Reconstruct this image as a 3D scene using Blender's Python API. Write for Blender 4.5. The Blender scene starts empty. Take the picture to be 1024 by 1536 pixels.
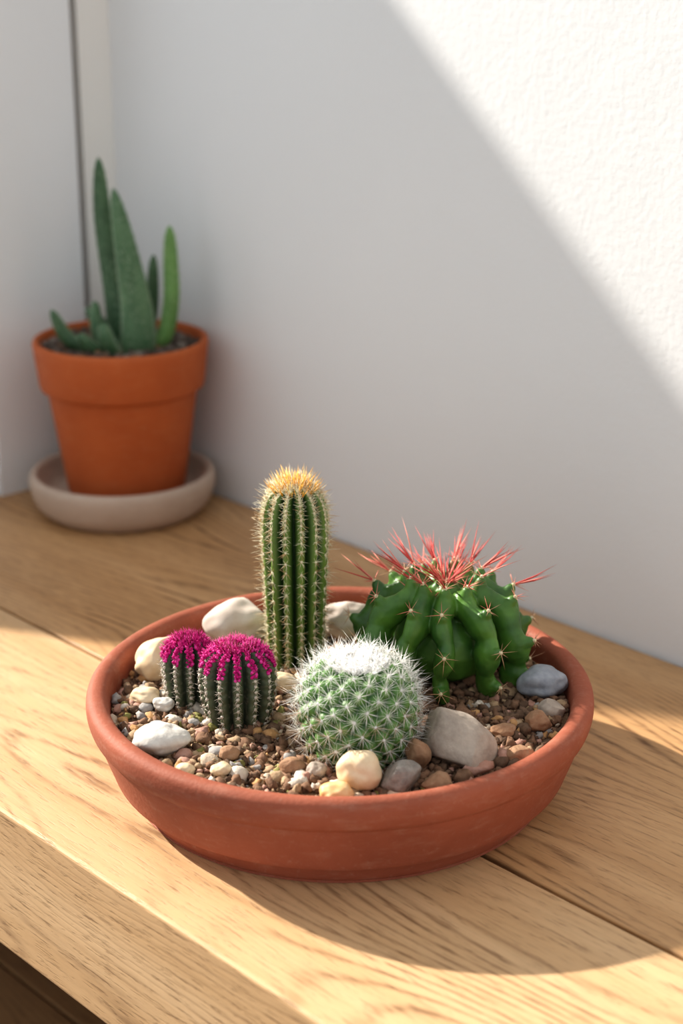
import bpy, bmesh, math, random
from mathutils import Vector, Matrix, noise
from mathutils.kdtree import KDTree
random.seed(7)
S = bpy.context.scene
S.view_settings.view_transform = 'Standard'
try: S.view_settings.look = 'Medium High Contrast'
except Exception: pass
R_ = random.uniform
TZ = 0.75
ANG = math.radians(46.6)

# ---------------------------------------------------------------- materials
def new_mat(name):
    m = bpy.data.materials.new(name); m.use_nodes = True
    nt = m.node_tree; b = nt.nodes['Principled BSDF']
    return m, nt, b
def N(nt, t, **kw):
    n = nt.nodes.new(t)
    for k, v in kw.items(): setattr(n, k, v)
    return n
def math_n(nt, op, a, b=None, clamp=False):
    n = N(nt, 'ShaderNodeMath', operation=op, use_clamp=clamp)
    for i, v in enumerate([a, b]):
        if v is None: continue
        if isinstance(v, (int, float)): n.inputs[i].default_value = v
        else: nt.links.new(v, n.inputs[i])
    return n.outputs[0]
def mixc(nt, f, a, b, mode='MIX'):
    n = N(nt, 'ShaderNodeMix', data_type='RGBA', blend_type=mode)
    for i, v in ((0, f), (6, a), (7, b)):
        if isinstance(v, (int, float)): n.inputs[i].default_value = v
        elif isinstance(v, tuple): n.inputs[i].default_value = (*v, 1)
        else: nt.links.new(v, n.inputs[i])
    return n.outputs[2]
def noise_n(nt, vec, scale, detail=3, rough=0.5):
    n = N(nt, 'ShaderNodeTexNoise'); n.inputs['Scale'].default_value = scale
    n.inputs['Detail'].default_value = detail; n.inputs['Roughness'].default_value = rough
    nt.links.new(vec, n.inputs['Vector']); return n.outputs['Fac']
def ramp(nt, f, lo, hi):
    n = N(nt, 'ShaderNodeMapRange'); n.inputs[1].default_value = lo; n.inputs[2].default_value = hi
    nt.links.new(f, n.inputs[0]); return n.outputs[0]
def bump(nt, b, h, strength, dist):
    n = N(nt, 'ShaderNodeBump'); n.inputs['Strength'].default_value = strength
    n.inputs['Distance'].default_value = dist
    nt.links.new(h, n.inputs['Height']); nt.links.new(n.outputs[0], b.inputs['Normal'])
def mapping(nt, vec, scale):
    n = N(nt, 'ShaderNodeMapping'); n.inputs['Scale'].default_value = scale
    nt.links.new(vec, n.inputs['Vector']); return n.outputs[0]

def mottled(name, c1, c2, scale=200, rough=0.8, bs=0.3, bd=0.0005, spec=0.3):
    m, nt, b = new_mat(name)
    o = N(nt, 'ShaderNodeTexCoord').outputs['Object']
    f = ramp(nt, noise_n(nt, o, scale, 5, 0.6), 0.3, 0.7)
    nt.links.new(mixc(nt, f, c1, c2), b.inputs['Base Color'])
    b.inputs['Roughness'].default_value = rough
    b.inputs['Specular IOR Level'].default_value = spec
    if bs: bump(nt, b, noise_n(nt, o, scale * 2.5, 4), bs, bd)
    return m
def ridge_mat(name, valley, ridge, speck, rough=0.45):
    m, nt, b = new_mat(name)
    o = N(nt, 'ShaderNodeTexCoord').outputs['Object']
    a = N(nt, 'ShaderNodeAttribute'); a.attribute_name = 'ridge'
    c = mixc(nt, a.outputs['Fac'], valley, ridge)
    f = ramp(nt, noise_n(nt, o, 420, 3), 0.5, 0.8)
    c = mixc(nt, math_n(nt, 'MULTIPLY', f, 0.5), c, speck)
    nt.links.new(c, b.inputs['Base Color'])
    b.inputs['Roughness'].default_value = rough
    b.inputs['Subsurface Weight'].default_value = 0.08
    b.inputs['Subsurface Scale'].default_value = 0.003
    bump(nt, b, noise_n(nt, o, 900, 3), 0.25, 0.0003)
    return m

def wood(name, light, dark, line, seed, lines=0.5):
    m, nt, b = new_mat(name)
    o = N(nt, 'ShaderNodeTexCoord').outputs['Object']
    ad = N(nt, 'ShaderNodeVectorMath', operation='ADD'); nt.links.new(o, ad.inputs[0])
    ad.inputs[1].default_value = (seed, seed * 0.7, 0)
    v = ad.outputs[0]
    sp = N(nt, 'ShaderNodeSeparateXYZ'); nt.links.new(v, sp.inputs[0])
    big = noise_n(nt, mapping(nt, v, (2.4, 9, 9)), 1.0, 1, 0.4)
    fine = noise_n(nt, mapping(nt, v, (14, 110, 110)), 1.0, 3, 0.5)
    y = math_n(nt, 'ADD', sp.outputs[1], math_n(nt, 'MULTIPLY', sp.outputs[2], 0.8))
    y = math_n(nt, 'ADD', y, math_n(nt, 'MULTIPLY', big, 0.20))
    y = math_n(nt, 'ADD', y, math_n(nt, 'MULTIPLY', fine, 0.005))
    s = math_n(nt, 'SINE', math_n(nt, 'MULTIPLY', y, 800))
    s = math_n(nt, 'ADD', math_n(nt, 'MULTIPLY', s, 0.5), 0.5)
    s3 = math_n(nt, 'POWER', s, 4.5)
    patch = ramp(nt, noise_n(nt, mapping(nt, v, (2.5, 9, 9)), 1.3, 2), 0.42, 0.58)
    brk = ramp(nt, noise_n(nt, mapping(nt, v, (40, 260, 260)), 1.0, 3), 0.28, 0.60)
    pores = ramp(nt, noise_n(nt, mapping(nt, v, (55, 620, 620)), 1.0, 3, 0.65), 0.55, 0.65)
    pores2 = ramp(nt, noise_n(nt, mapping(nt, v, (18, 300, 300)), 1.0, 4, 0.7), 0.48, 0.72)
    tone = ramp(nt, noise_n(nt, mapping(nt, v, (1.6, 30, 30)), 1.0, 4), 0.3, 0.7)
    c = mixc(nt, tone, light, dark)
    lf_ = math_n(nt, 'MULTIPLY', math_n(nt, 'MULTIPLY', s3, brk), math_n(nt, 'ADD', math_n(nt, 'MULTIPLY', patch, lines), 0.15), clamp=True)
    c = mixc(nt, lf_, c, line)
    c = mixc(nt, math_n(nt, 'MULTIPLY', pores2, 0.22), c, line)
    pf = math_n(nt, 'MULTIPLY', pores, math_n(nt, 'ADD', math_n(nt, 'MULTIPLY', s, 0.36), 0.18))
    c = mixc(nt, pf, c, (line[0] * 0.8, line[1] * 0.75, line[2] * 0.7))
    nt.links.new(c, b.inputs['Base Color'])
    b.inputs['Roughness'].default_value = 0.45
    b.inputs['Specular IOR Level'].default_value = 0.3
    hh = math_n(nt, 'SUBTRACT', 1.0, math_n(nt, 'ADD', math_n(nt, 'MULTIPLY', pores, 0.7), math_n(nt, 'MULTIPLY', s3, 0.3)))
    bump(nt, b, hh, 0.4, 0.0006)
    return m

def paint(name, col, bs=0.25):
    m, nt, b = new_mat(name)
    o = N(nt, 'ShaderNodeTexCoord').outputs['Object']
    f = noise_n(nt, o, 7, 2)
    nt.links.new(mixc(nt, f, tuple(c * 0.97 for c in col), col), b.inputs['Base Color'])
    b.inputs['Roughness'].default_value = 0.85
    b.inputs['Specular IOR Level'].default_value = 0.2
    h = math_n(nt, 'ADD', noise_n(nt, o, 220, 4), math_n(nt, 'MULTIPLY', noise_n(nt, o, 25, 2), 1.5))
    bump(nt, b, h, bs, 0.002)
    return m

def terracotta(name, c1, c2, dust):
    m, nt, b = new_mat(name)
    o = N(nt, 'ShaderNodeTexCoord').outputs['Object']
    f = ramp(nt, noise_n(nt, o, 22, 5, 0.6), 0.3, 0.7)
    c = mixc(nt, f, c1, c2)
    d = ramp(nt, noise_n(nt, o, 260, 5, 0.7), 0.58, 0.78)
    c = mixc(nt, math_n(nt, 'MULTIPLY', d, 0.35), c, dust)
    g = ramp(nt, noise_n(nt, mapping(nt, o, (1, 1, 4)), 60, 5, 0.7), 0.52, 0.75)
    c = mixc(nt, math_n(nt, 'MULTIPLY', g, 0.22), c, dust)
    nt.links.new(c, b.inputs['Base Color'])
    b.inputs['Roughness'].default_value = 0.68
    b.inputs['Specular IOR Level'].default_value = 0.3
    bump(nt, b, noise_n(nt, o, 500, 5), 0.4, 0.0006)
    return m

def plain(name, c, rough=0.6):
    return mottled(name, c, tuple(x * 0.85 for x in c), 300, rough, 0)

# ---------------------------------------------------------------- mesh helpers
def add_mesh(name, V, F, mats, mi=None, smooth=True, parent=None, matrix=None, attr=None):
    me = bpy.data.meshes.new(name); me.from_pydata([tuple(v) for v in V], [], F)
    for m in mats: me.materials.append(m)
    if mi: me.polygons.foreach_set('material_index', mi)
    if smooth: me.polygons.foreach_set('use_smooth', [True] * len(F))
    if attr:
        a = me.attributes.new('ridge', 'FLOAT', 'POINT'); a.data.foreach_set('value', attr)
    me.update()
    ob = bpy.data.objects.new(name, me); S.collection.objects.link(ob)
    if parent: ob.parent = parent
    if matrix is not None: ob.matrix_world = matrix
    return ob
def empty(name, matrix=Matrix()):
    e = bpy.data.objects.new(name, None); e.empty_display_size = 0.02
    S.collection.objects.link(e); e.matrix_world = matrix; return e
def box(name, lo, hi, mat, parent=None, bev=0.0):
    bm = bmesh.new(); bmesh.ops.create_cube(bm, size=1)
    for v in bm.verts:
        v.co = Vector([(lo[i] + hi[i]) / 2 + v.co[i] * (hi[i] - lo[i]) for i in range(3)])
    if bev: bmesh.ops.bevel(bm, geom=bm.edges[:], offset=bev, segments=3, profile=0.5, affect='EDGES')
    me = bpy.data.meshes.new(name); bm.to_mesh(me); bm.free(); me.materials.append(mat)
    ob = bpy.data.objects.new(name, me); S.collection.objects.link(ob)
    if parent: ob.parent = parent
    return ob
def catmull(pts, n):
    P = [Vector(p) for p in pts]; P = [P[0] * 2 - P[1]] + P + [P[-1] * 2 - P[-2]]
    out = []; segs = len(P) - 3
    for k in range(n):
        t = k / (n - 1) * segs; i = min(int(t), segs - 1); u = t - i
        a, b, c, d = P[i:i + 4]
        out.append(0.5 * ((2 * b) + (c - a) * u + (2 * a - 5 * b + 4 * c - d) * u * u + (3 * b - a - 3 * c + d) * u ** 3))
    return out
def lathe(name, prof, mats, seg=160, smoothn=0, parent=None, matrix=None):
    if smoothn:
        prof = [(p.x, p.y) for p in catmull([(a, b, 0) for a, b in prof], smoothn)]
    V = []; F = []
    for r, z in prof:
        r = max(r, 0.00001)
        for j in range(seg):
            a = 2 * math.pi * j / seg; V.append((r * math.cos(a), r * math.sin(a), z))
    for i in range(len(prof) - 1):
        for j in range(seg):
            k = (j + 1) % seg
            F.append((i * seg + j, i * seg + k, (i + 1) * seg + k, (i + 1) * seg + j))
    return add_mesh(name, V, F, mats, parent=parent, matrix=matrix)

class Buf:
    def __init__(s): s.V = []; s.F = []; s.M = []
    def cone(s, p, d, L, r, mi=0, bend=0.0):
        d = d.normalized(); u = d.orthogonal().normalized(); w = d.cross(u); b = len(s.V)
        mid = p + d * L * 0.5
        for k in range(3):
            a = 2.0944 * k; s.V.append(p + (u * math.cos(a) + w * math.sin(a)) * r)
        for k in range(3):
            a = 2.0944 * k; s.V.append(mid + (u * math.cos(a) + w * math.sin(a)) * r * 0.75)
        s.V.append(p + d * L + u * L * bend)
        for k in range(3):
            n = (k + 1) % 3
            s.F.append((b + k, b + n, b + 3 + n, b + 3 + k)); s.M.append(mi)
            s.F.append((b + 3 + k, b + 3 + n, b + 6)); s.M.append(mi)
    def blob(s, tmpl, M, mi=0):
        b = len(s.V); s.V += [M @ v for v in tmpl[0]]
        for f in tmpl[1]: s.F.append(tuple(b + i for i in f)); s.M.append(mi)
    def obj(s, name, mats, **kw): return add_mesh(name, s.V, s.F, mats, s.M, **kw)

def ico(sub, amp=0.0, freq=1.0, seed=0, facet=0):
    bm = bmesh.new(); bmesh.ops.create_icosphere(bm, subdivisions=sub, radius=1)
    off = Vector((seed * 13.7, seed * 5.1, seed * 2.3)); V = []
    planes = []
    rr = random.Random(seed * 31 + 5)
    for k in range(facet):
        planes.append((Vector((rr.gauss(0, 1), rr.gauss(0, 1), rr.gauss(0, 1))).normalized(), rr.uniform(0.6, 0.85)))
    for v in bm.verts:
        c = v.co.copy(); k = 1 + amp * noise.noise(c * freq + off) + amp * 0.4 * noise.noise(c * freq * 2.3 + off)
        c *= k
        for n, d in planes:
            e = c.dot(n) - d
            if e > 0: c -= n * e * 0.85
        V.append(c)
    F = [tuple(x.index for x in f.verts) for f in bm.faces]; bm.free()
    return V, F
ICO1 = ico(1); ICO2 = ico(2)
def TRS(p, s, rot=None):
    q = rot if rot is not None else Matrix.Rotation(R_(0, 6.28), 4, 'Z') @ Matrix.Rotation(R_(0, 6.28), 4, 'X')
    return Matrix.Translation(p) @ q @ Matrix.Diagonal((*s, 1))

# ---------------------------------------------------------------- room
wall_m = paint('wall_paint', (0.77, 0.775, 0.775), 0.16)
frame_m = paint('frame_paint', (0.82, 0.80, 0.76), 0.05)
dark_m = plain('gap_dark', (0.26, 0.20, 0.16), 0.8)
floor_m = wood('floor_wood', (0.30, 0.17, 0.09), (0.22, 0.12, 0.06), (0.10, 0.05, 0.025), 5.0)

box('floor', (-0.1, -2.6, -0.05), (3.2, 0.1, 0.0), floor_m)
box('wall_back', (-0.1, 0.0, 0.0), (3.2, 0.1, 2.5), wall_m)
wl = empty('wall_left')
box('pier', (-0.1, -0.031, 0), (0, 0.0, 2.5), frame_m, wl)
box('pier_core', (-0.1, -0.043, 0), (-0.012, -0.031, 2.5), dark_m, wl)
box('pier_jamb', (-0.1, -0.070, 0), (-0.0, -0.043, 2.5), wall_m, wl)
box('pier_lower', (-0.1, -0.135, 0), (0.008, -0.070, 1.20), wall_m, wl)
box('apron', (-0.1, -1.5, 0), (0, -0.135, 0.80), wall_m, wl)
box('header', (-0.1, -1.5, 2.2), (0, -0.070, 2.5), wall_m, wl)
box('pier_far', (-0.1, -2.6, 0), (0, -1.5, 2.5), wall_m, wl)
w = empty('window_1')
box('casing_right', (0.0, -0.070, 0.0), (0.008, -0.043, 2.25), wall_m, w)
box('casing_left', (0.0, -1.545, 0.78), (0.008, -1.50, 2.25), frame_m, w, 0.001)
box('sill', (-0.1, -1.52, 0.80), (0.0, -0.135, 0.812), frame_m, w, 0.001)
box('mullion', (-0.07, -0.98, 0.812), (-0.03, -0.94, 2.2), frame_m, w, 0.001)
# added sun blocker, unseen outside the window; its slope makes the sunlight's slanting edge
gv = [(-0.5, -0.795, 0.58), (-0.5, -0.248, 1.562), (-0.5, -0.186, 1.642), (-0.5, 0.55, 2.58), (-0.5, 0.9, 2.58), (-0.5, 0.9, 0.0), (-0.5, -0.795, 0.0)]
gv2 = [(-0.56, y, z) for _, y, z in gv]
n = len(gv)
add_mesh('sun_blocker_gable', gv + gv2, [tuple(range(n)), tuple(range(2 * n - 1, n - 1, -1))] +
         [(i, i + n, (i + 1) % n + n, (i + 1) % n) for i in range(n)], [wall_m], smooth=False)

# ---------------------------------------------------------------- table
oak1 = wood('oak_front', (0.66, 0.445, 0.255), (0.56, 0.35, 0.18), (0.20, 0.105, 0.05), 1.3, 0.65)
oak2 = wood('oak_back', (0.60, 0.375, 0.195), (0.49, 0.285, 0.135), (0.16, 0.08, 0.035), 8.6, 0.85)
shade_w = wood('oak_shelf_shaded', (0.40, 0.24, 0.12), (0.30, 0.17, 0.08), (0.12, 0.06, 0.03), 3.1, 0.4)  # darker oak: the shadow under the table top is put into the colour
tb = empty('wooden_table')
box('plank_front', (0.004, -0.42, TZ - 0.09), (2.0, -0.2666, TZ), oak1, tb, 0.0022)
box('plank_back', (0.004, -0.2646, TZ - 0.09), (2.0, -0.003, TZ), oak2, tb, 0.0012)
for i, (x, y) in enumerate([(0.03, -0.40), (1.90, -0.40), (0.03, -0.09), (1.90, -0.09)]):
    box('leg_%d' % (i + 1), (x, y, 0), (x + 0.07, y + 0.07, TZ - 0.09), oak2, tb)
for i in range(3):
    box('lower_shelf_%d' % (i + 1), (0.10, -0.40 + i * 0.127, 0.42), (1.90, -0.275 + i * 0.127, 0.45), shade_w, tb, 0.002)

# ---------------------------------------------------------------- bowl
BM = Matrix.Translation((0.5475, -0.2585, TZ)) @ Matrix.Rotation(ANG, 4, 'Z')
def BP(x, y, z, rot=0): return BM @ Matrix.Translation((x, y, z)) @ Matrix.Rotation(rot, 4, 'Z')
terra = terracotta('terracotta_bowl', (0.36, 0.108, 0.060), (0.27, 0.078, 0.043), (0.50, 0.30, 0.22))
soil_m = mottled('soil', (0.11, 0.06, 0.035), (0.32, 0.20, 0.12), 300, 0.95, 0.8, 0.002)
bowl = empty('terracotta_bowl', BM)
prof = [(0.0, 0.0), (0.060, 0.0), (0.110, 0.0), (0.1140, 0.0010), (0.1158, 0.004), (0.1176, 0.0110), (0.1182, 0.0122), (0.1240, 0.0130), (0.1256, 0.0150),
        (0.1270, 0.019), (0.1302, 0.028), (0.1332, 0.037), (0.1340, 0.0400), (0.1366, 0.0425), (0.1382, 0.047), (0.1386, 0.0515), (0.1377, 0.0555),
        (0.1345, 0.0578), (0.1305, 0.0575), (0.1275, 0.0550), (0.1262, 0.050), (0.1245, 0.040), (0.118, 0.022), (0.105, 0.012), (0.06, 0.010), (0.0, 0.010)]
b_ = lathe('bowl_body', prof, [terra], 192, 130, parent=bowl); b_.matrix_world = BM
SZ = 0.044
def soil_h(x, y): return SZ + 0.0035 * noise.noise(Vector((x * 30, y * 30, 0))) + 0.0015 * noise.noise(Vector((x * 160, y * 160, 3)))
V = []; F = []; rings = 60; seg = 160
for i in range(rings + 1):
    r = 0.1252 * i / rings
    for j in range(seg):
        a = 2 * math.pi * j / seg; x, y = r * math.cos(a), r * math.sin(a); V.append((x, y, soil_h(x, y)))
for i in range(rings):
    for j in range(seg):
        k = (j + 1) % seg; F.append((i * seg + j, i * seg + k, (i + 1) * seg + k, (i + 1) * seg + j))
add_mesh('soil', V, F, [soil_m], parent=bowl).matrix_world = BM

cols = [((0.46, 0.32, 0.20), (0.33, 0.22, 0.13)), ((0.64, 0.52, 0.40), (0.50, 0.39, 0.29)), ((0.27, 0.155, 0.095), (0.16, 0.088, 0.052)),
        ((0.58, 0.34, 0.16), (0.46, 0.25, 0.11)), ((0.40, 0.21, 0.15), (0.48, 0.29, 0.23)), ((0.70, 0.62, 0.52), (0.55, 0.47, 0.39)), ((0.11, 0.065, 0.042), (0.20, 0.125, 0.08)),
        ((0.27, 0.25, 0.24), (0.42, 0.39, 0.36)), ((0.20, 0.19, 0.06), (0.30, 0.27, 0.10))]
gm = [mottled('gravel_%d' % i, a, b, 260, 0.85, 0.6, 0.0008) for i, (a, b) in enumerate(cols)]
tm = [ico(2, 0.30, 1.2, k, 2) for k in range(10)]
tc_ = [ico(2, 0.9, 1.6, k + 50, 5) for k in range(12)]
G = Buf()
for k in range(7500):
    r = 0.1245 * math.sqrt(R_(0, 1)); a = R_(0, 6.283); x, y = r * math.cos(a), r * math.sin(a)
    s = 0.0008 + 0.0027 * random.random() ** 2.5
    mi = random.choices(range(9), [7, 1.0, 9, 1.4, 2.4, .4, 7, 1.6, .9] if x < .03 else [3.5, .3, 9, .6, 2.2, .1, 12, 1.0, .3])[0]
    G.blob(tc_[k % 12], TRS(Vector((x, y, soil_h(x, y) + s * 0.5)), (s * R_(.8, 1.4), s * R_(.8, 1.2), s * R_(.7, 1.1))), mi)
for k in range(300):
    r = 0.119 * math.sqrt(R_(0, 1)); a = R_(0, 6.283); x, y = r * math.cos(a), r * math.sin(a)
    s = 0.0022 + 0.0034 * random.random() ** 1.6
    if x < .035: mi = random.choices(range(8), [3, 4, 2, 2.4, 2.4, 3, 0, 2])[0]; t = tm[k % 10]
    else: mi = random.choices(range(8), [3, .4, 9, .8, 3, .1, 7, 1])[0]; t = tc_[k % 12]; s *= 1.3
    G.blob(t, TRS(Vector((x, y, soil_h(x, y) + s * 0.4)), (s * R_(.9, 1.25), s * R_(.8, 1.0), s * R_(.65, .8)),
           Matrix.Rotation(R_(0, 6.28), 4, 'Z') @ Matrix.Rotation(R_(-.5, .5), 4, 'X')), mi)
G.obj('gravel', gm, matrix=BM)

white = mottled('stone_white', (0.74, 0.71, 0.65), (0.56, 0.52, 0.47), 160, 0.7, 0.4, 0.0008)
blue = mottled('stone_bluegrey', (0.24, 0.25, 0.28), (0.37, 0.38, 0.41), 200, 0.6, 0.3, 0.0005)
taupe = mottled('stone_taupe', (0.30, 0.24, 0.20), (0.54, 0.45, 0.37), 70, 0.75, 0.7, 0.0015)
cream = mottled('stone_cream', (0.70, 0.51, 0.31), (0.80, 0.66, 0.47), 90, 0.5, 0.2, 0.0004)
orange = mottled('stone_orange', (0.72, 0.38, 0.14), (0.80, 0.58, 0.34), 90, 0.5, 0.2, 0.0004)
grey = mottled('stone_grey', (0.20, 0.17, 0.15), (0.36, 0.32, 0.28), 200, 0.75, 0.6, 0.001)
brown = mottled('stone_brown', (0.30, 0.16, 0.09), (0.42, 0.26, 0.16), 200, 0.8, 0.6, 0.001)
pinkw = mottled('stone_pinkish', (0.54, 0.43, 0.36), (0.70, 0.63, 0.56), 60, 0.7, 0.3, 0.0006)
stones = [('pebble', -0.093, -0.0575, 0.051, (.0152, .0124, .0085), 0.3, 0.0, white, 0),
          ('pebble', 0.1125, 0.005, 0.053, (.0145, .0110, .0090), 0.2, 0.0, blue, 1),
          ('river_rock', 0.0605, -0.0690, 0.0540, (.0275, .0150, .0150), -0.75, 0.30, taupe, 5),
          ('pebble', 0.0095, -0.0995, 0.055, (.0115, .0098, .0105), -0.4, 0.3, cream, 0),
          ('pebble', -0.0015, -0.1130, 0.049, (.0085, .0070, .0060), 0, 0, orange, 0),
          ('river_rock', 0.0305, -0.1010, 0.052, (.0112, .0088, .0100), 0.5, -0.2, grey, 5),
          ('river_rock', 0.048, -0.103, 0.049, (.0085, .0065, .0060), 0.2, 0, brown, 5),
          ('river_rock', 0.0395, -0.080, 0.053, (.0065, .0065, .0085), 0.2, 0, brown, 4),
          ('pebble', -0.101, 0.033, 0.055, (.0165, .0125, .0120), 0.5, -0.2, cream, 1),
          ('river_rock', -0.060, 0.078, 0.057, (.0215, .0150, .0135), 0.1, -0.2, pinkw, 1),
          ('river_rock', 0.006, 0.084, 0.056, (.0180, .0130, .0135), 0.1, 0.2, pinkw, 3),
          ('river_rock', -0.028, 0.100, 0.056, (.0130, .0110, .0130), 0.1, 0.2, white, 2),
          ('pebble', -0.057, -0.069, 0.048, (.0060, .0050, .0042), 0.1, 0, brown, 0),
          ('pebble', -0.078, -0.087, 0.048, (.0052, .0045, .0036), 0.4, 0, cream, 0),
          ('pebble', -0.060, -0.086, 0.048, (.0052, .0045, .0036), 0.4, 0, cream, 0),
          ('pebble', -0.024, -0.084, 0.049, (.0065, .0055, .0045), 0.4, 0, brown, 0),
          ('pebble', -0.012, -0.090, 0.049, (.0055, .0045, .0045), 0.4, 0, taupe, 0),
          ('pebble', -0.107, -0.006, 0.050, (.0080, .0065, .0048), -0.3, 0, cream, 0),
          ('pebble', -0.096, -0.014, 0.049, (.0060, .0050, .0042), -0.3, 0, white, 0),
          ('pebble', -0.033, 0.010, 0.051, (.0090, .0065, .0055), 0.3, 0, cream, 1),
          ('river_rock', 0.105, -0.036, 0.050, (.0085, .0065, .0060), 0.3, 0, brown, 5),
          ('river_rock', 0.092, -0.072, 0.049, (.0080, .0055, .0048), 0.3, 0, brown, 5),
          ('river_rock', 0.086, -0.044, 0.048, (.0070, .0050, .0040), 0.3, 0, brown, 5),
          ('river_rock', 0.114, -0.022, 0.050, (.0075, .0060, .0055), 0.3, 0, taupe, 4)]
for i, (nm, x, y, z, s, rz, ti, m, fc) in enumerate(stones):
    t = ico(5, 0.24, 0.9, i + 40, fc)
    M = Matrix.Rotation(ti, 4, 'Y') @ Matrix.Diagonal((*s, 1))
    add_mesh(nm, [M @ v for v in t[0]], t[1], [m], matrix=BP(x, y, z, rz))

# ---------------------------------------------------------------- ribbed cactus body
def ribbed(name, prof, nr, depth, mats, parent, matrix, sub=10, tub=0.0, tubn=10, power=0.7, nring=70):
    P = catmull([(a, b, 0) for a, b in prof], nring); V = []; F = []; A = []; seg = nr * sub
    for i, p in enumerate(P):
        fade = min(1, max(0, p.x) / (max(q.x for q in P) * 0.55))
        for j in range(seg):
            c = abs(math.cos(math.pi * j / sub)) ** power
            tb_ = tub * (0.5 + 0.5 * math.cos(2 * math.pi * i / nring * tubn)) * c
            r = max(p.x, 0.00002) * (1 - depth * fade * (1 - c) + tb_)
            a = 2 * math.pi * j / seg
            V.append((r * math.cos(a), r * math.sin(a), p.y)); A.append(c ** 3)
    for i in range(nring - 1):
        for j in range(seg):
            k = (j + 1) % seg; F.append((i * seg + j, i * seg + k, (i + 1) * seg + k, (i + 1) * seg + j))
    o = add_mesh(name, V, F, mats, attr=A, parent=parent); o.matrix_world = matrix
    return P
def prof_at(P, t):
    i = min(int(t * (len(P) - 1)), len(P) - 2); u = t * (len(P) - 1) - i
    p = P[i].lerp(P[i + 1], u); d = (P[i + 1] - P[i]).normalized()
    return p, Vector((d.y, -d.x, 0))

# ---- column cactus
MC = BP(-0.0255, 0.052, 0.043, 0.1)
cc = empty('column_cactus', MC)
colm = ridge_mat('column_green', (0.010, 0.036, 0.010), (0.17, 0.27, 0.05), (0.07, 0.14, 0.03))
sp_cream = plain('spine_cream', (0.92, 0.84, 0.62)); sp_gold = plain('spine_gold', (0.95, 0.47, 0.06)); sp_tan = plain('spine_tan', (0.66, 0.44, 0.24)); sp_yel = plain('spine_yellow', (0.95, 0.66, 0.18))
cprof = [(0.0158, -0.004), (0.0162, 0.012), (0.0168, 0.03), (0.0178, 0.055), (0.0186, 0.080), (0.0180, 0.094), (0.0150, 0.1035), (0.009, 0.1085), (0.0, 0.1095)]
P = ribbed('body', cprof, 13, 0.36, [colm], cc, MC, sub=12, tub=0.03, tubn=24)
B = Buf()
for k in range(13):
    a = 2 * math.pi * k / 13; ca, sa = math.cos(a), math.sin(a)
    for i in range(30):
        t = 0.04 + 0.90 * (i + R_(-.15, .15)) / 29
        p, nn = prof_at(P, t); base = Vector((p.x * ca, p.x * sa, p.y)); nrm = Vector((nn.x * ca, nn.x * sa, nn.y)); tan = Vector((-sa, ca, 0)); up = nrm.cross(tan)
        B.blob(ICO1, TRS(base + nrm * 0.0001, (0.0008, 0.0008, 0.0010)), 0)
        for q in range(9):
            th = 6.283 * q / 9 + R_(-.3, .3); d = nrm * R_(.25, .8) + (tan * math.cos(th) * .8 + up * math.sin(th))
            B.cone(base, d, R_(.0030, .0058), .00017, random.choice([0, 0, 0, 0, 2]))
        for q in range(2): B.cone(base, nrm + up * R_(-.5, .5) + tan * R_(-.3, .3), R_(.005, .0085), .00018, random.choice([0, 2]))
for q in range(240):
    a = R_(0, 6.283); r = 0.0115 * math.sqrt(R_(0, 1)); base = Vector((r * math.cos(a), r * math.sin(a), 0.1085 - 22 * r * r))
    d = Vector((r * 75 * math.cos(a), r * 75 * math.sin(a), 1)) + Vector((R_(-.35, .35), R_(-.35, .35), 0))
    B.cone(base, d, R_(.006, .0165) * (1 - 30 * r * .9), .00028, random.choice([1, 1, 1, 3, 3, 0]))
B.obj('spines', [sp_cream, sp_gold, sp_tan, sp_yel], parent=cc).matrix_world = MC

# ---- pincushion (white, round)
MW = BP(0.0095, -0.0600, 0.040)
pc = empty('pincushion_cactus', MW)
pcm = ridge_mat('pincushion_green', (0.030, 0.090, 0.020), (0.15, 0.31, 0.07), (0.14, 0.25, 0.09))
sp_white = plain('spine_white', (0.95, 0.93, 0.89)); sp_pink = plain('spine_pinkbrown', (0.58, 0.42, 0.32)); wool = mottled('wool_white', (0.95, 0.94, 0.93), (0.88, 0.87, 0.86), 900, 0.95, 1.0, 0.001)
RW, HW = 0.0285, 0.0315
def pin_pt(ct):
    st = math.sqrt(max(0, 1 - ct * ct)); dim = 0.0045 * math.exp(-(st / 0.42) ** 2) if ct > 0 else 0
    z = HW * ct * (.97 if ct > 0 else 1) - dim
    return RW * (st ** 0.78), z
aps = []; NA = 165
for i in range(NA):
    ct = 1 - 1.75 * (i + .5) / NA; a = i * 2.399963
    r, z = pin_pt(ct); c = Vector((r * math.cos(a), r * math.sin(a), z)); aps.append(c)
kd = KDTree(NA)
for i, c in enumerate(aps): kd.insert(c, i)
kd.balance()
V = []; F = []; A = []; nr_, sg = 120, 240
for i in range(nr_):
    ct = math.cos(math.pi * (i + 0.02) / nr_)
    for j in range(sg):
        r, z = pin_pt(ct); a = 2 * math.pi * j / sg; p = Vector((r * math.cos(a), r * math.sin(a), z))
        _, _, d = kd.find(p); h = max(0, 1 - (d / 0.0044) ** 2); nrm = Vector((p.x / RW, p.y / RW, ct)).normalized()
        p = p + nrm * 0.0030 * h; V.append(p); A.append(h)
for i in range(nr_ - 1):
    for j in range(sg):
        k = (j + 1) % sg; F.append((i * sg + j, (i + 1) * sg + j, (i + 1) * sg + k, i * sg + k))
CZ = HW * 0.88
V = [v + Vector((0, 0, CZ)) for v in V]
add_mesh('body', V, F, [pcm], attr=A, parent=pc).matrix_world = MW
B = Buf()
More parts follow.
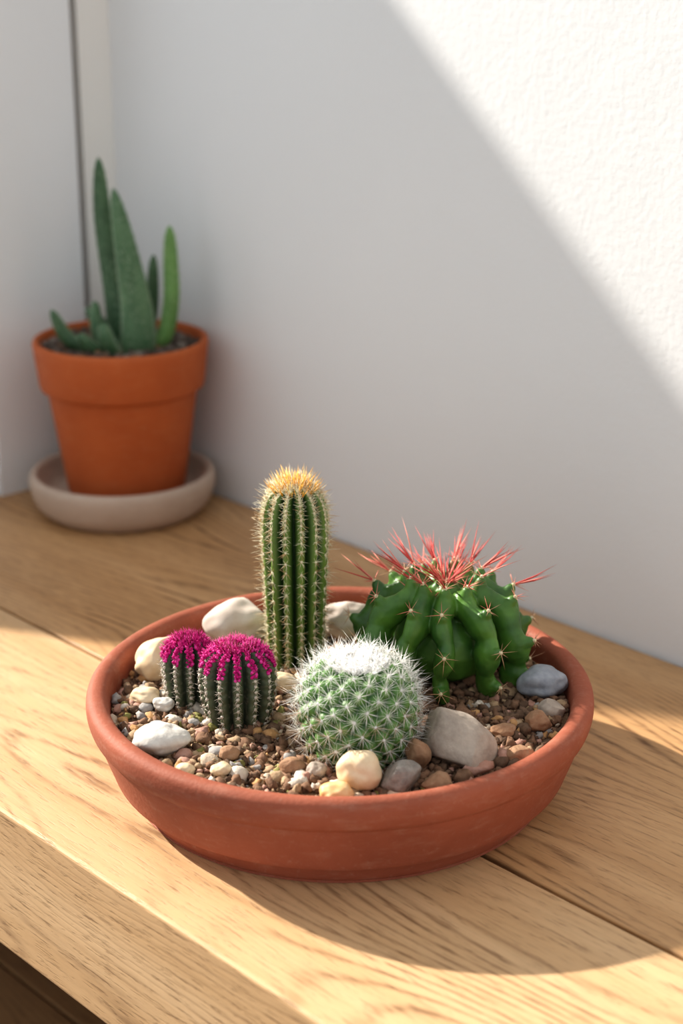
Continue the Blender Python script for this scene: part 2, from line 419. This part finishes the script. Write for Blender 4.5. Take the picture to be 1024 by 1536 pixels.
for i, c in enumerate(aps):
    ct = 1 - 1.75 * (i + .5) / NA
    nrm = Vector((c.x / RW, c.y / RW, max(ct, -1))).normalized(); base = c + nrm * 0.0030 + Vector((0, 0, CZ))
    if base.z < 0.002: continue
    u = nrm.orthogonal().normalized(); w_ = nrm.cross(u)
    B.blob(ICO1, TRS(base, (0.0009, 0.0009, 0.0009)), 0)
    low = ct < 0.25
    for q in range(17):
        th = 6.283 * q / 17 + R_(-.2, .2); d = nrm * R_(.15, .7) + u * math.cos(th) + w_ * math.sin(th)
        B.cone(base, d, R_(.0055, .0108), .00012, 1 if (low and random.random() < .45) else 0)
    for q in range(6):
        B.cone(base, nrm + u * R_(-.8, .8) + w_ * R_(-.8, .8), R_(.006, .0125), .00013, 1 if (low and random.random() < .5) else 0)
top = CZ + HW * .97 - 0.0045
for q in range(1500):
    a = R_(0, 6.283); r = 0.0155 * math.sqrt(R_(0, 1)); z = top + 0.001 + 0.003 * (1 - math.exp(-(r / 0.010) ** 2)) - 11 * r * r
    B.cone(Vector((r * math.cos(a), r * math.sin(a), z)), Vector((math.cos(a) * r * 60 + R_(-.7, .7), math.sin(a) * r * 60 + R_(-.7, .7), 1)), R_(.002, .0058), .00017, 0)
for q in range(320):
    a = R_(0, 6.283); r = 0.0145 * math.sqrt(R_(0, 1)); z = top + 0.0015 + 0.003 * (1 - math.exp(-(r / 0.010) ** 2)) - 11 * r * r
    B.blob(ICO1, TRS(Vector((r * math.cos(a), r * math.sin(a), z)), (0.0016, 0.0016, 0.0014)), 2)
B.obj('spines', [sp_white, sp_pink, wool], parent=pc).matrix_world = MW

# ---- pink-crowned cacti
pkm = ridge_mat('pink_cactus_body', (0.018, 0.030, 0.015), (0.13, 0.15, 0.085), (0.22, 0.20, 0.15), 0.7)
mag = mottled('magenta', (0.60, 0.008, 0.21), (0.44, 0.006, 0.15), 500, 0.6, 0.3, 0.0005); mag2 = plain('magenta_light', (0.78, 0.07, 0.36)); dred = plain('dark_red', (0.22, 0.01, 0.03)); greyw = plain('spine_grey', (0.66, 0.58, 0.50))
def pink(name, x, y, R, H, nr):
    M = BP(x, y, 0.042, R_(0, 1)); e = empty(name, M)
    pr = [(R * .72, -0.003), (R * .86, H * .15), (R * .96, H * .42), (R * 1.0, H * .64), (R * .93, H * .82), (R * .70, H * .95), (R * .35, H * 1.02), (0, H * 1.01)]
    P = ribbed('body', pr, nr, 0.30, [pkm], e, M, tub=0.06, tubn=12)
    B = Buf()
    for k in range(nr):
        a = 2 * math.pi * k / nr; ca, sa = math.cos(a), math.sin(a); tan = Vector((-sa, ca, 0))
        for i in range(18):
            t = 0.06 + 0.84 * i / 17; p, nn = prof_at(P, t); rr = p.x * 1.03
            base = Vector((rr * ca, rr * sa, p.y)); nrm = Vector((nn.x * ca, nn.x * sa, nn.y)); up = nrm.cross(tan)
            if t > 0.52:
                f = min(1, (t - .44) / .2)
                for q in range(6):
                    B.blob(ICO1, TRS(base + tan * R_(-.0018, .0018) + up * R_(-.0012, .0012) + nrm * .0003, (R_(.0006, .0012),) * 3), random.choice([1, 1, 1, 2]))
                for q in range(15): B.cone(base, nrm + tan * R_(-.9, .9) + up * R_(-.8, .8), R_(.002, .0050) * f, .00022, random.choice([1, 1, 2]))
            else:
                B.blob(ICO1, TRS(base, (.0010, .0010, .0012)), 0)
                for q in range(8): B.cone(base, nrm * .4 + tan * R_(-1, 1) + up * R_(-1, 1), R_(.002, .0040), .00017, 0)
    for q in range(150):
        a = R_(0, 6.283); r = R * .5 * math.sqrt(R_(0, 1))
        B.cone(Vector((r * math.cos(a), r * math.sin(a), H * .99)), Vector((math.cos(a) * r * 45 + R_(-.3, .3), math.sin(a) * r * 45 + R_(-.3, .3), 1)), R_(.003, .0070), .00034, random.choice([3, 3, 3, 1]))
    B.obj('spines', [greyw, mag, mag2, dred], parent=e).matrix_world = M
pink('pink_crowned_cactus', -0.0545, -0.023, 0.0198, 0.0445, 13)
pink('pink_crowned_cactus', -0.0825, 0.000, 0.0146, 0.0385, 11)

# ---- green knobbly barrel cactus
MG = BP(0.0590, 0.034, 0.043)
gc = empty('barrel_cactus', MG)
m, nt, b = new_mat('barrel_green')
o = N(nt, 'ShaderNodeTexCoord').outputs['Object']
c = mixc(nt, ramp(nt, noise_n(nt, o, 60, 3), .3, .7), (0.030, 0.095, 0.018), (0.110, 0.240, 0.037))
nt.links.new(c, b.inputs['Base Color']); b.inputs['Roughness'].default_value = 0.42
b.inputs['Subsurface Weight'].default_value = 0.06; b.inputs['Subsurface Scale'].default_value = 0.003
bump(nt, b, noise_n(nt, o, 400, 4), 0.25, 0.0004); greenm = m
red = plain('spine_red', (0.56, 0.08, 0.07)); redl = plain('spine_coral', (0.80, 0.26, 0.20)); pale = plain('areole_pale', (0.76, 0.66, 0.44)); tan_s = plain('spine_brownish', (0.62, 0.36, 0.22))
K = Buf(); B = Buf(); NR = 11
nodes = (1, 6, 11, 17, 23)
for k in range(NR):
    a = 2 * math.pi * (k + .26) / NR + R_(-.09, .09); ca, sa = math.cos(a), math.sin(a)
    L = 1.0 + R_(-.09, .06); zo = R_(-.002, .0025); front = sa < -.3
    end = -0.004 if front else R_(.002, .010)
    pts = catmull([(0.006, 0.046, 0), (0.018 * L, 0.051 + zo, 0), (0.032 * L, 0.044 + zo, 0), (0.0405 * L, 0.030, 0), (0.0405 * L, 0.014, 0), (0.038 * L if front else 0.034, end, 0)], 28)
    tan = Vector((-sa, ca, 0)); ph = R_(0, 6)
    for i, p in enumerate(pts):
        dn = min(abs(i - q) for q in nodes); bul = max(0, 1 - dn / 3.0)
        rad = 0.0037 + 0.0026 * math.sin(math.pi * min(1, (i + 3) / 28)) + 0.0025 * bul
        wobv = 0.0018 * math.sin(i * .55 + ph)
        c0 = Vector((p.x * ca, p.x * sa, p.y)) + tan * wobv
        rot = Matrix(((ca, -sa, 0, 0), (sa, ca, 0, 0), (0, 0, 1, 0), (0, 0, 0, 1)))
        K.blob(ICO2, TRS(c0, (rad * 1.25, rad * .72, rad * 1.1), rot))
        if i in nodes:
            d2 = (pts[min(i + 1, 27)] - pts[max(i - 1, 0)]).normalized(); nn = Vector((-d2.y, d2.x, 0))
            if nn.y < 0 and i < 8: nn = -nn
            if nn.x < 0 and i >= 8: nn = -nn
            nrm = Vector((nn.x * ca, nn.x * sa, nn.y)); up = nrm.cross(tan)
            hook = (nrm + Vector((0, 0, .35 if i > 8 else 0))).normalized()
            for hh in range(4):
                K.blob(ICO2, TRS(c0 + hook * (rad * .7 + hh * .0015), (.0046 - hh * .0005,) * 3, rot))
            tip = c0 + hook * (rad * .7 + .0045 + .0030)
            B.blob(ICO1, TRS(tip, (.0013, .0013, .0013)), 2)
            topz = i <= 11
            for q in range(7):
                th = 6.283 * q / 7 + R_(-.3, .3)
                d = nrm * R_(.3, .7) + tan * math.cos(th) + up * math.sin(th)
                B.cone(tip, d, R_(.005, .011), .00024, 3 if not topz else random.choice([1, 3]))
            back = sa > -.2
            if i <= 6 or (i == 11):
                for q in range((7 if back else 2) if i <= 6 else 4):
                    d = Vector((ca * R_(.6, 2.0), sa * R_(.6, 2.0), 1)) + Vector((R_(-.5, .5), R_(-.5, .5), 0))
                    if i == 11:
                        if front: continue
                        d = Vector((ca * 1.6, sa * 1.6, R_(.3, 1.3))) + tan * R_(-.7, .7)
                    B.cone(tip, d, R_(.016, .028), .00046, random.choice([0, 0, 1]), R_(-.08, .08))
K.blob(ICO2, TRS(Vector((0, 0, 0.022)), (.0300, .0300, .0235), Matrix()))
for q in range(13):
    a = q * 2.4; r = .003 + .0042 * math.sqrt(q); K.blob(ICO2, TRS(Vector((r * math.cos(a), r * math.sin(a), .0510 - r * .12)), (.0038, .0038, .0052), Matrix()))
    t = Vector((r * math.cos(a), r * math.sin(a), .0562 - r * .12)); B.blob(ICO1, TRS(t, (.0010,) * 3), 2)
    for w2 in range(2): B.cone(t, Vector((math.cos(a) * .9 + R_(-.7, .7), math.sin(a) * .9 + R_(-.7, .7), 1)), R_(.010, .022), .00042, random.choice([0, 1]), R_(-.08, .08))
kb = K.obj('body', [greenm], parent=gc); kb.matrix_world = MG
md = kb.modifiers.new('remesh', 'REMESH'); md.mode = 'VOXEL'; md.voxel_size = 0.0008; md.use_smooth_shade = True
ms = kb.modifiers.new('smooth', 'SMOOTH'); ms.iterations = 4; ms.factor = 0.5
B.obj('spines', [red, redl, pale, tan_s], parent=gc).matrix_world = MG

# ---------------------------------------------------------------- flower pot + saucer + plant
PX, PY = 0.1015, -0.0790
PMs = Matrix.Translation((PX, PY, TZ)) @ Matrix.Rotation(ANG, 4, 'Z')
sauc_m = terracotta('saucer_clay', (0.52, 0.41, 0.33), (0.44, 0.34, 0.27), (0.68, 0.60, 0.52))
pot_m = terracotta('pot_terracotta', (0.48, 0.125, 0.036), (0.40, 0.095, 0.026), (0.52, 0.24, 0.12))
lathe('pot_saucer', [(0.0, 0.0), (0.03, 0.0), (0.056, 0.0), (0.0625, 0.002), (0.0695, 0.009), (0.0735, 0.0185), (0.0748, 0.027), (0.0738, 0.0320), (0.0710, 0.034),
      (0.0675, 0.0325), (0.064, 0.026), (0.058, 0.0190), (0.050, 0.0175), (0.025, 0.0175), (0.0, 0.0175)], [sauc_m], 128, 90, matrix=PMs)
PM = PMs @ Matrix.Translation((0.003, 0.002, 0.0178))
pot = empty('terracotta_pot', PM)
pprof = [(0.0, 0.0), (0.02, 0.0), (0.0450, 0.0), (0.0466, 0.0010), (0.0472, 0.003), (0.0588, 0.0820), (0.0594, 0.0840), (0.0622, 0.0850), (0.0642, 0.0860), (0.0650, 0.0880),
         (0.0685, 0.1170), (0.0690, 0.1210), (0.0681, 0.1235), (0.0660, 0.1243), (0.0645, 0.1238), (0.0635, 0.1215), (0.0610, 0.100), (0.056, 0.085), (0.03, 0.085), (0.0, 0.085)]
lathe('pot_body', pprof, [pot_m], 128, 0, parent=pot).matrix_world = PM
V = []; F = []
for i in range(25):
    r = 0.0622 * i / 24
    for j in range(80):
        a = 2 * math.pi * j / 80; x, y = r * math.cos(a), r * math.sin(a); V.append((x, y, 0.1150 + .003 * noise.noise(Vector((x * 60, y * 60, 1)))))
for i in range(24):
    for j in range(80):
        k = (j + 1) % 80; F.append((i * 80 + j, i * 80 + k, (i + 1) * 80 + k, (i + 1) * 80 + j))
psoil = mottled('dark_soil', (0.04, 0.028, 0.02), (0.10, 0.07, 0.05), 250, .95, .8, .002)
add_mesh('soil', V, F, [psoil], parent=pot).matrix_world = PM
G2 = Buf()
pg = [mottled('chip_dark', (.07, .05, .04), (.14, .10, .08), 200, .9, .4, .001), mottled('chip_grey', (.28, .23, .19), (.18, .14, .12), 200, .9, .4, .001), gm[2]]
for k in range(560):
    r = .0590 * math.sqrt(R_(0, 1)); a = R_(0, 6.283); s = R_(.0018, .0056)
    G2.blob(tc_[k % 12], TRS(Vector((r * math.cos(a), r * math.sin(a), .1165)), (s, s * .9, s * .7)), random.choices([0, 1, 2], [6, 1.6, 1.5])[0])
G2.obj('soil_chips', pg, parent=pot).matrix_world = PM

# succulent
PL = PM @ Matrix.Translation((0.003, 0, 0.1140))
pl = empty('aloe_plant', PL)
def leaf_mat(nm, c1, c2, ed):
    m, nt, b = new_mat(nm)
    o = N(nt, 'ShaderNodeTexCoord').outputs['Object']
    a = N(nt, 'ShaderNodeAttribute'); a.attribute_name = 'ridge'
    c = mixc(nt, ramp(nt, noise_n(nt, mapping(nt, o, (1, 1, .4)), 90, 3), .3, .7), c1, c2)
    c = mixc(nt, math_n(nt, 'MULTIPLY', ramp(nt, noise_n(nt, o, 420, 2), .58, .68), .45), c, ed)
    c = mixc(nt, math_n(nt, 'MULTIPLY', a.outputs['Fac'], .7), c, ed)
    nt.links.new(c, b.inputs['Base Color']); b.inputs['Roughness'].default_value = .5
    b.inputs['Subsurface Weight'].default_value = .08; b.inputs['Subsurface Scale'].default_value = .004
    return m
lf = leaf_mat('leaf_green', (.050, .115, .050), (.105, .195, .095), (.34, .43, .30))
lfd = leaf_mat('leaf_deep', (.035, .085, .035), (.075, .150, .070), (.26, .36, .22))
lf2 = leaf_mat('leaf_bright', (.09, .20, .05), (.16, .31, .09), (.38, .50, .25))
def leaf(nm, pts, wid, thick, side, mat, taper=.35, n=40, cs=16, teeth=True):
    P = catmull(pts, n); V = []; F = []; A = []; side = Vector(side).normalized(); T = Buf()
    for i, p in enumerate(P):
        t = i / (n - 1); tg = (P[min(i + 1, n - 1)] - P[max(i - 1, 0)]).normalized()
        s = (side - tg * side.dot(tg)).normalized(); nr = tg.cross(s)
        tail = (1 - taper * max(0, t - .15) / .85) * max(0.0, 1 - t ** 7) ** 0.5
        prof = (0.80 + 0.20 * math.sin(min(1, t / .3) * math.pi / 2)) * tail
        wv = max(wid * prof, .0003); th = max(thick * prof ** .8, .0003)
        for j in range(cs):
            a = 2 * math.pi * j / cs; x = math.cos(a); y = math.sin(a)
            dent = -0.35 * (1 - abs(x)) if y > 0 else 0
            V.append(p + s * wv * x + nr * th * (y + dent)); A.append(max(0, abs(x) - .9) * 10)
        if teeth and i % 2 == 0 and t < .95:
            for sg_ in (-1, 1): T.cone(p + s * wv * sg_ * .97, s * sg_ + tg * .4, .0016, .0006)
    b0 = len(V); V.append(P[-1]); A.append(1)
    for i in range(n - 1):
        for j in range(cs):
            k = (j + 1) % cs; F.append((i * cs + j, i * cs + k, (i + 1) * cs + k, (i + 1) * cs + j))
    for j in range(cs): F.append(((n - 1) * cs + j, (n - 1) * cs + (j + 1) % cs, b0))
    b1 = len(V)
    for v in T.V: V.append(v); A.append(1)
    for f in T.F: F.append(tuple(b1 + q for q in f))
    add_mesh(nm, V, F, [mat], attr=A, parent=pl).matrix_world = PL
leaf('leaf_1', [(.012, -.016, -.006), (.013, -.016, .03), (.007, -.014, .075), (-.0020, -.010, .128)], .0145, .0065, (1, .15, 0), lf, .55)
leaf('leaf_2', [(-.004, .006, -.006), (-.007, .008, .04), (-.0135, .009, .10), (-.0145, .006, .149)], .0100, .0050, (1, -.3, 0), lfd, .36)
leaf('leaf_3', [(.014, .000, -.002), (.031, -.003, .010), (.038, -.003, .038), (.0385, 0, .070), (.0385, 0, .098)], .0066, .0050, (1, .2, 0), lf2, .10)
leaf('leaf_4', [(.012, .006, -.004), (.021, .008, .03), (.0245, .008, .074)], .0062, .0045, (1, .2, 0), lfd, .25)
leaf('leaf_5', [(-.010, -.012, .000), (-.028, -.018, .006), (-.042, -.020, .015), (-.0525, -.022, .037)], .0068, .0055, (.4, -.2, 1), lfd, .25)
leaf('leaf_6', [(-.012, -.008, -.003), (-.020, -.006, .018), (-.0210, -.005, .040)], .0055, .0045, (1, .2, 0), lf, .2)
leaf('leaf_7', [(-.008, -.018, .000), (-.020, -.026, .006), (-.031, -.032, .020)], .0060, .0048, (1, .2, .5), lfd, .2)
leaf('leaf_8', [(-.004, -.020, -.002), (-.009, -.028, .012), (-.012, -.030, .028)], .0070, .0052, (1, 0, 0), lf, .3)
leaf('leaf_9', [(.000, -.010, -.002), (-.014, .012, .012), (-.032, .016, .030)], .0055, .0045, (1, .3, .2), lfd, .2)

# ---------------------------------------------------------------- light
sun = bpy.data.lights.new('sun', 'SUN'); sun.energy = 8.0; sun.angle = math.radians(0.9); sun.color = (1.0, 0.94, 0.85)
so = bpy.data.objects.new('sun', sun); S.collection.objects.link(so)
az = math.atan2(0.22, 0.9755); el = math.radians(30)
d = Vector((math.cos(az) * math.cos(el), math.sin(az) * math.cos(el), -math.sin(el)))
so.rotation_euler = d.to_track_quat('-Z', 'Y').to_euler(); so.location = (-2, -.8, 3)
wd = bpy.data.worlds.new('world'); S.world = wd; wd.use_nodes = True
bg = wd.node_tree.nodes['Background']; bg.inputs[0].default_value = (0.92, 0.965, 1.0, 1); bg.inputs[1].default_value = 0.80

# ---------------------------------------------------------------- camera
cam = bpy.data.cameras.new('camera'); co = bpy.data.objects.new('camera', cam); S.collection.objects.link(co)
cam.sensor_width = 36; cam.lens = 36 * 2500 / 1536; cam.clip_start = 0.01
co.location = (1.1535, -0.8303, TZ + 0.45)
p = math.radians(19.5)
fd = Vector((-.7266 * math.cos(p), .687 * math.cos(p), -math.sin(p)))
co.rotation_euler = fd.to_track_quat('-Z', 'Y').to_euler()
cam.dof.use_dof = True; cam.dof.focus_distance = 0.88; cam.dof.aperture_fstop = 5.6
S.camera = co
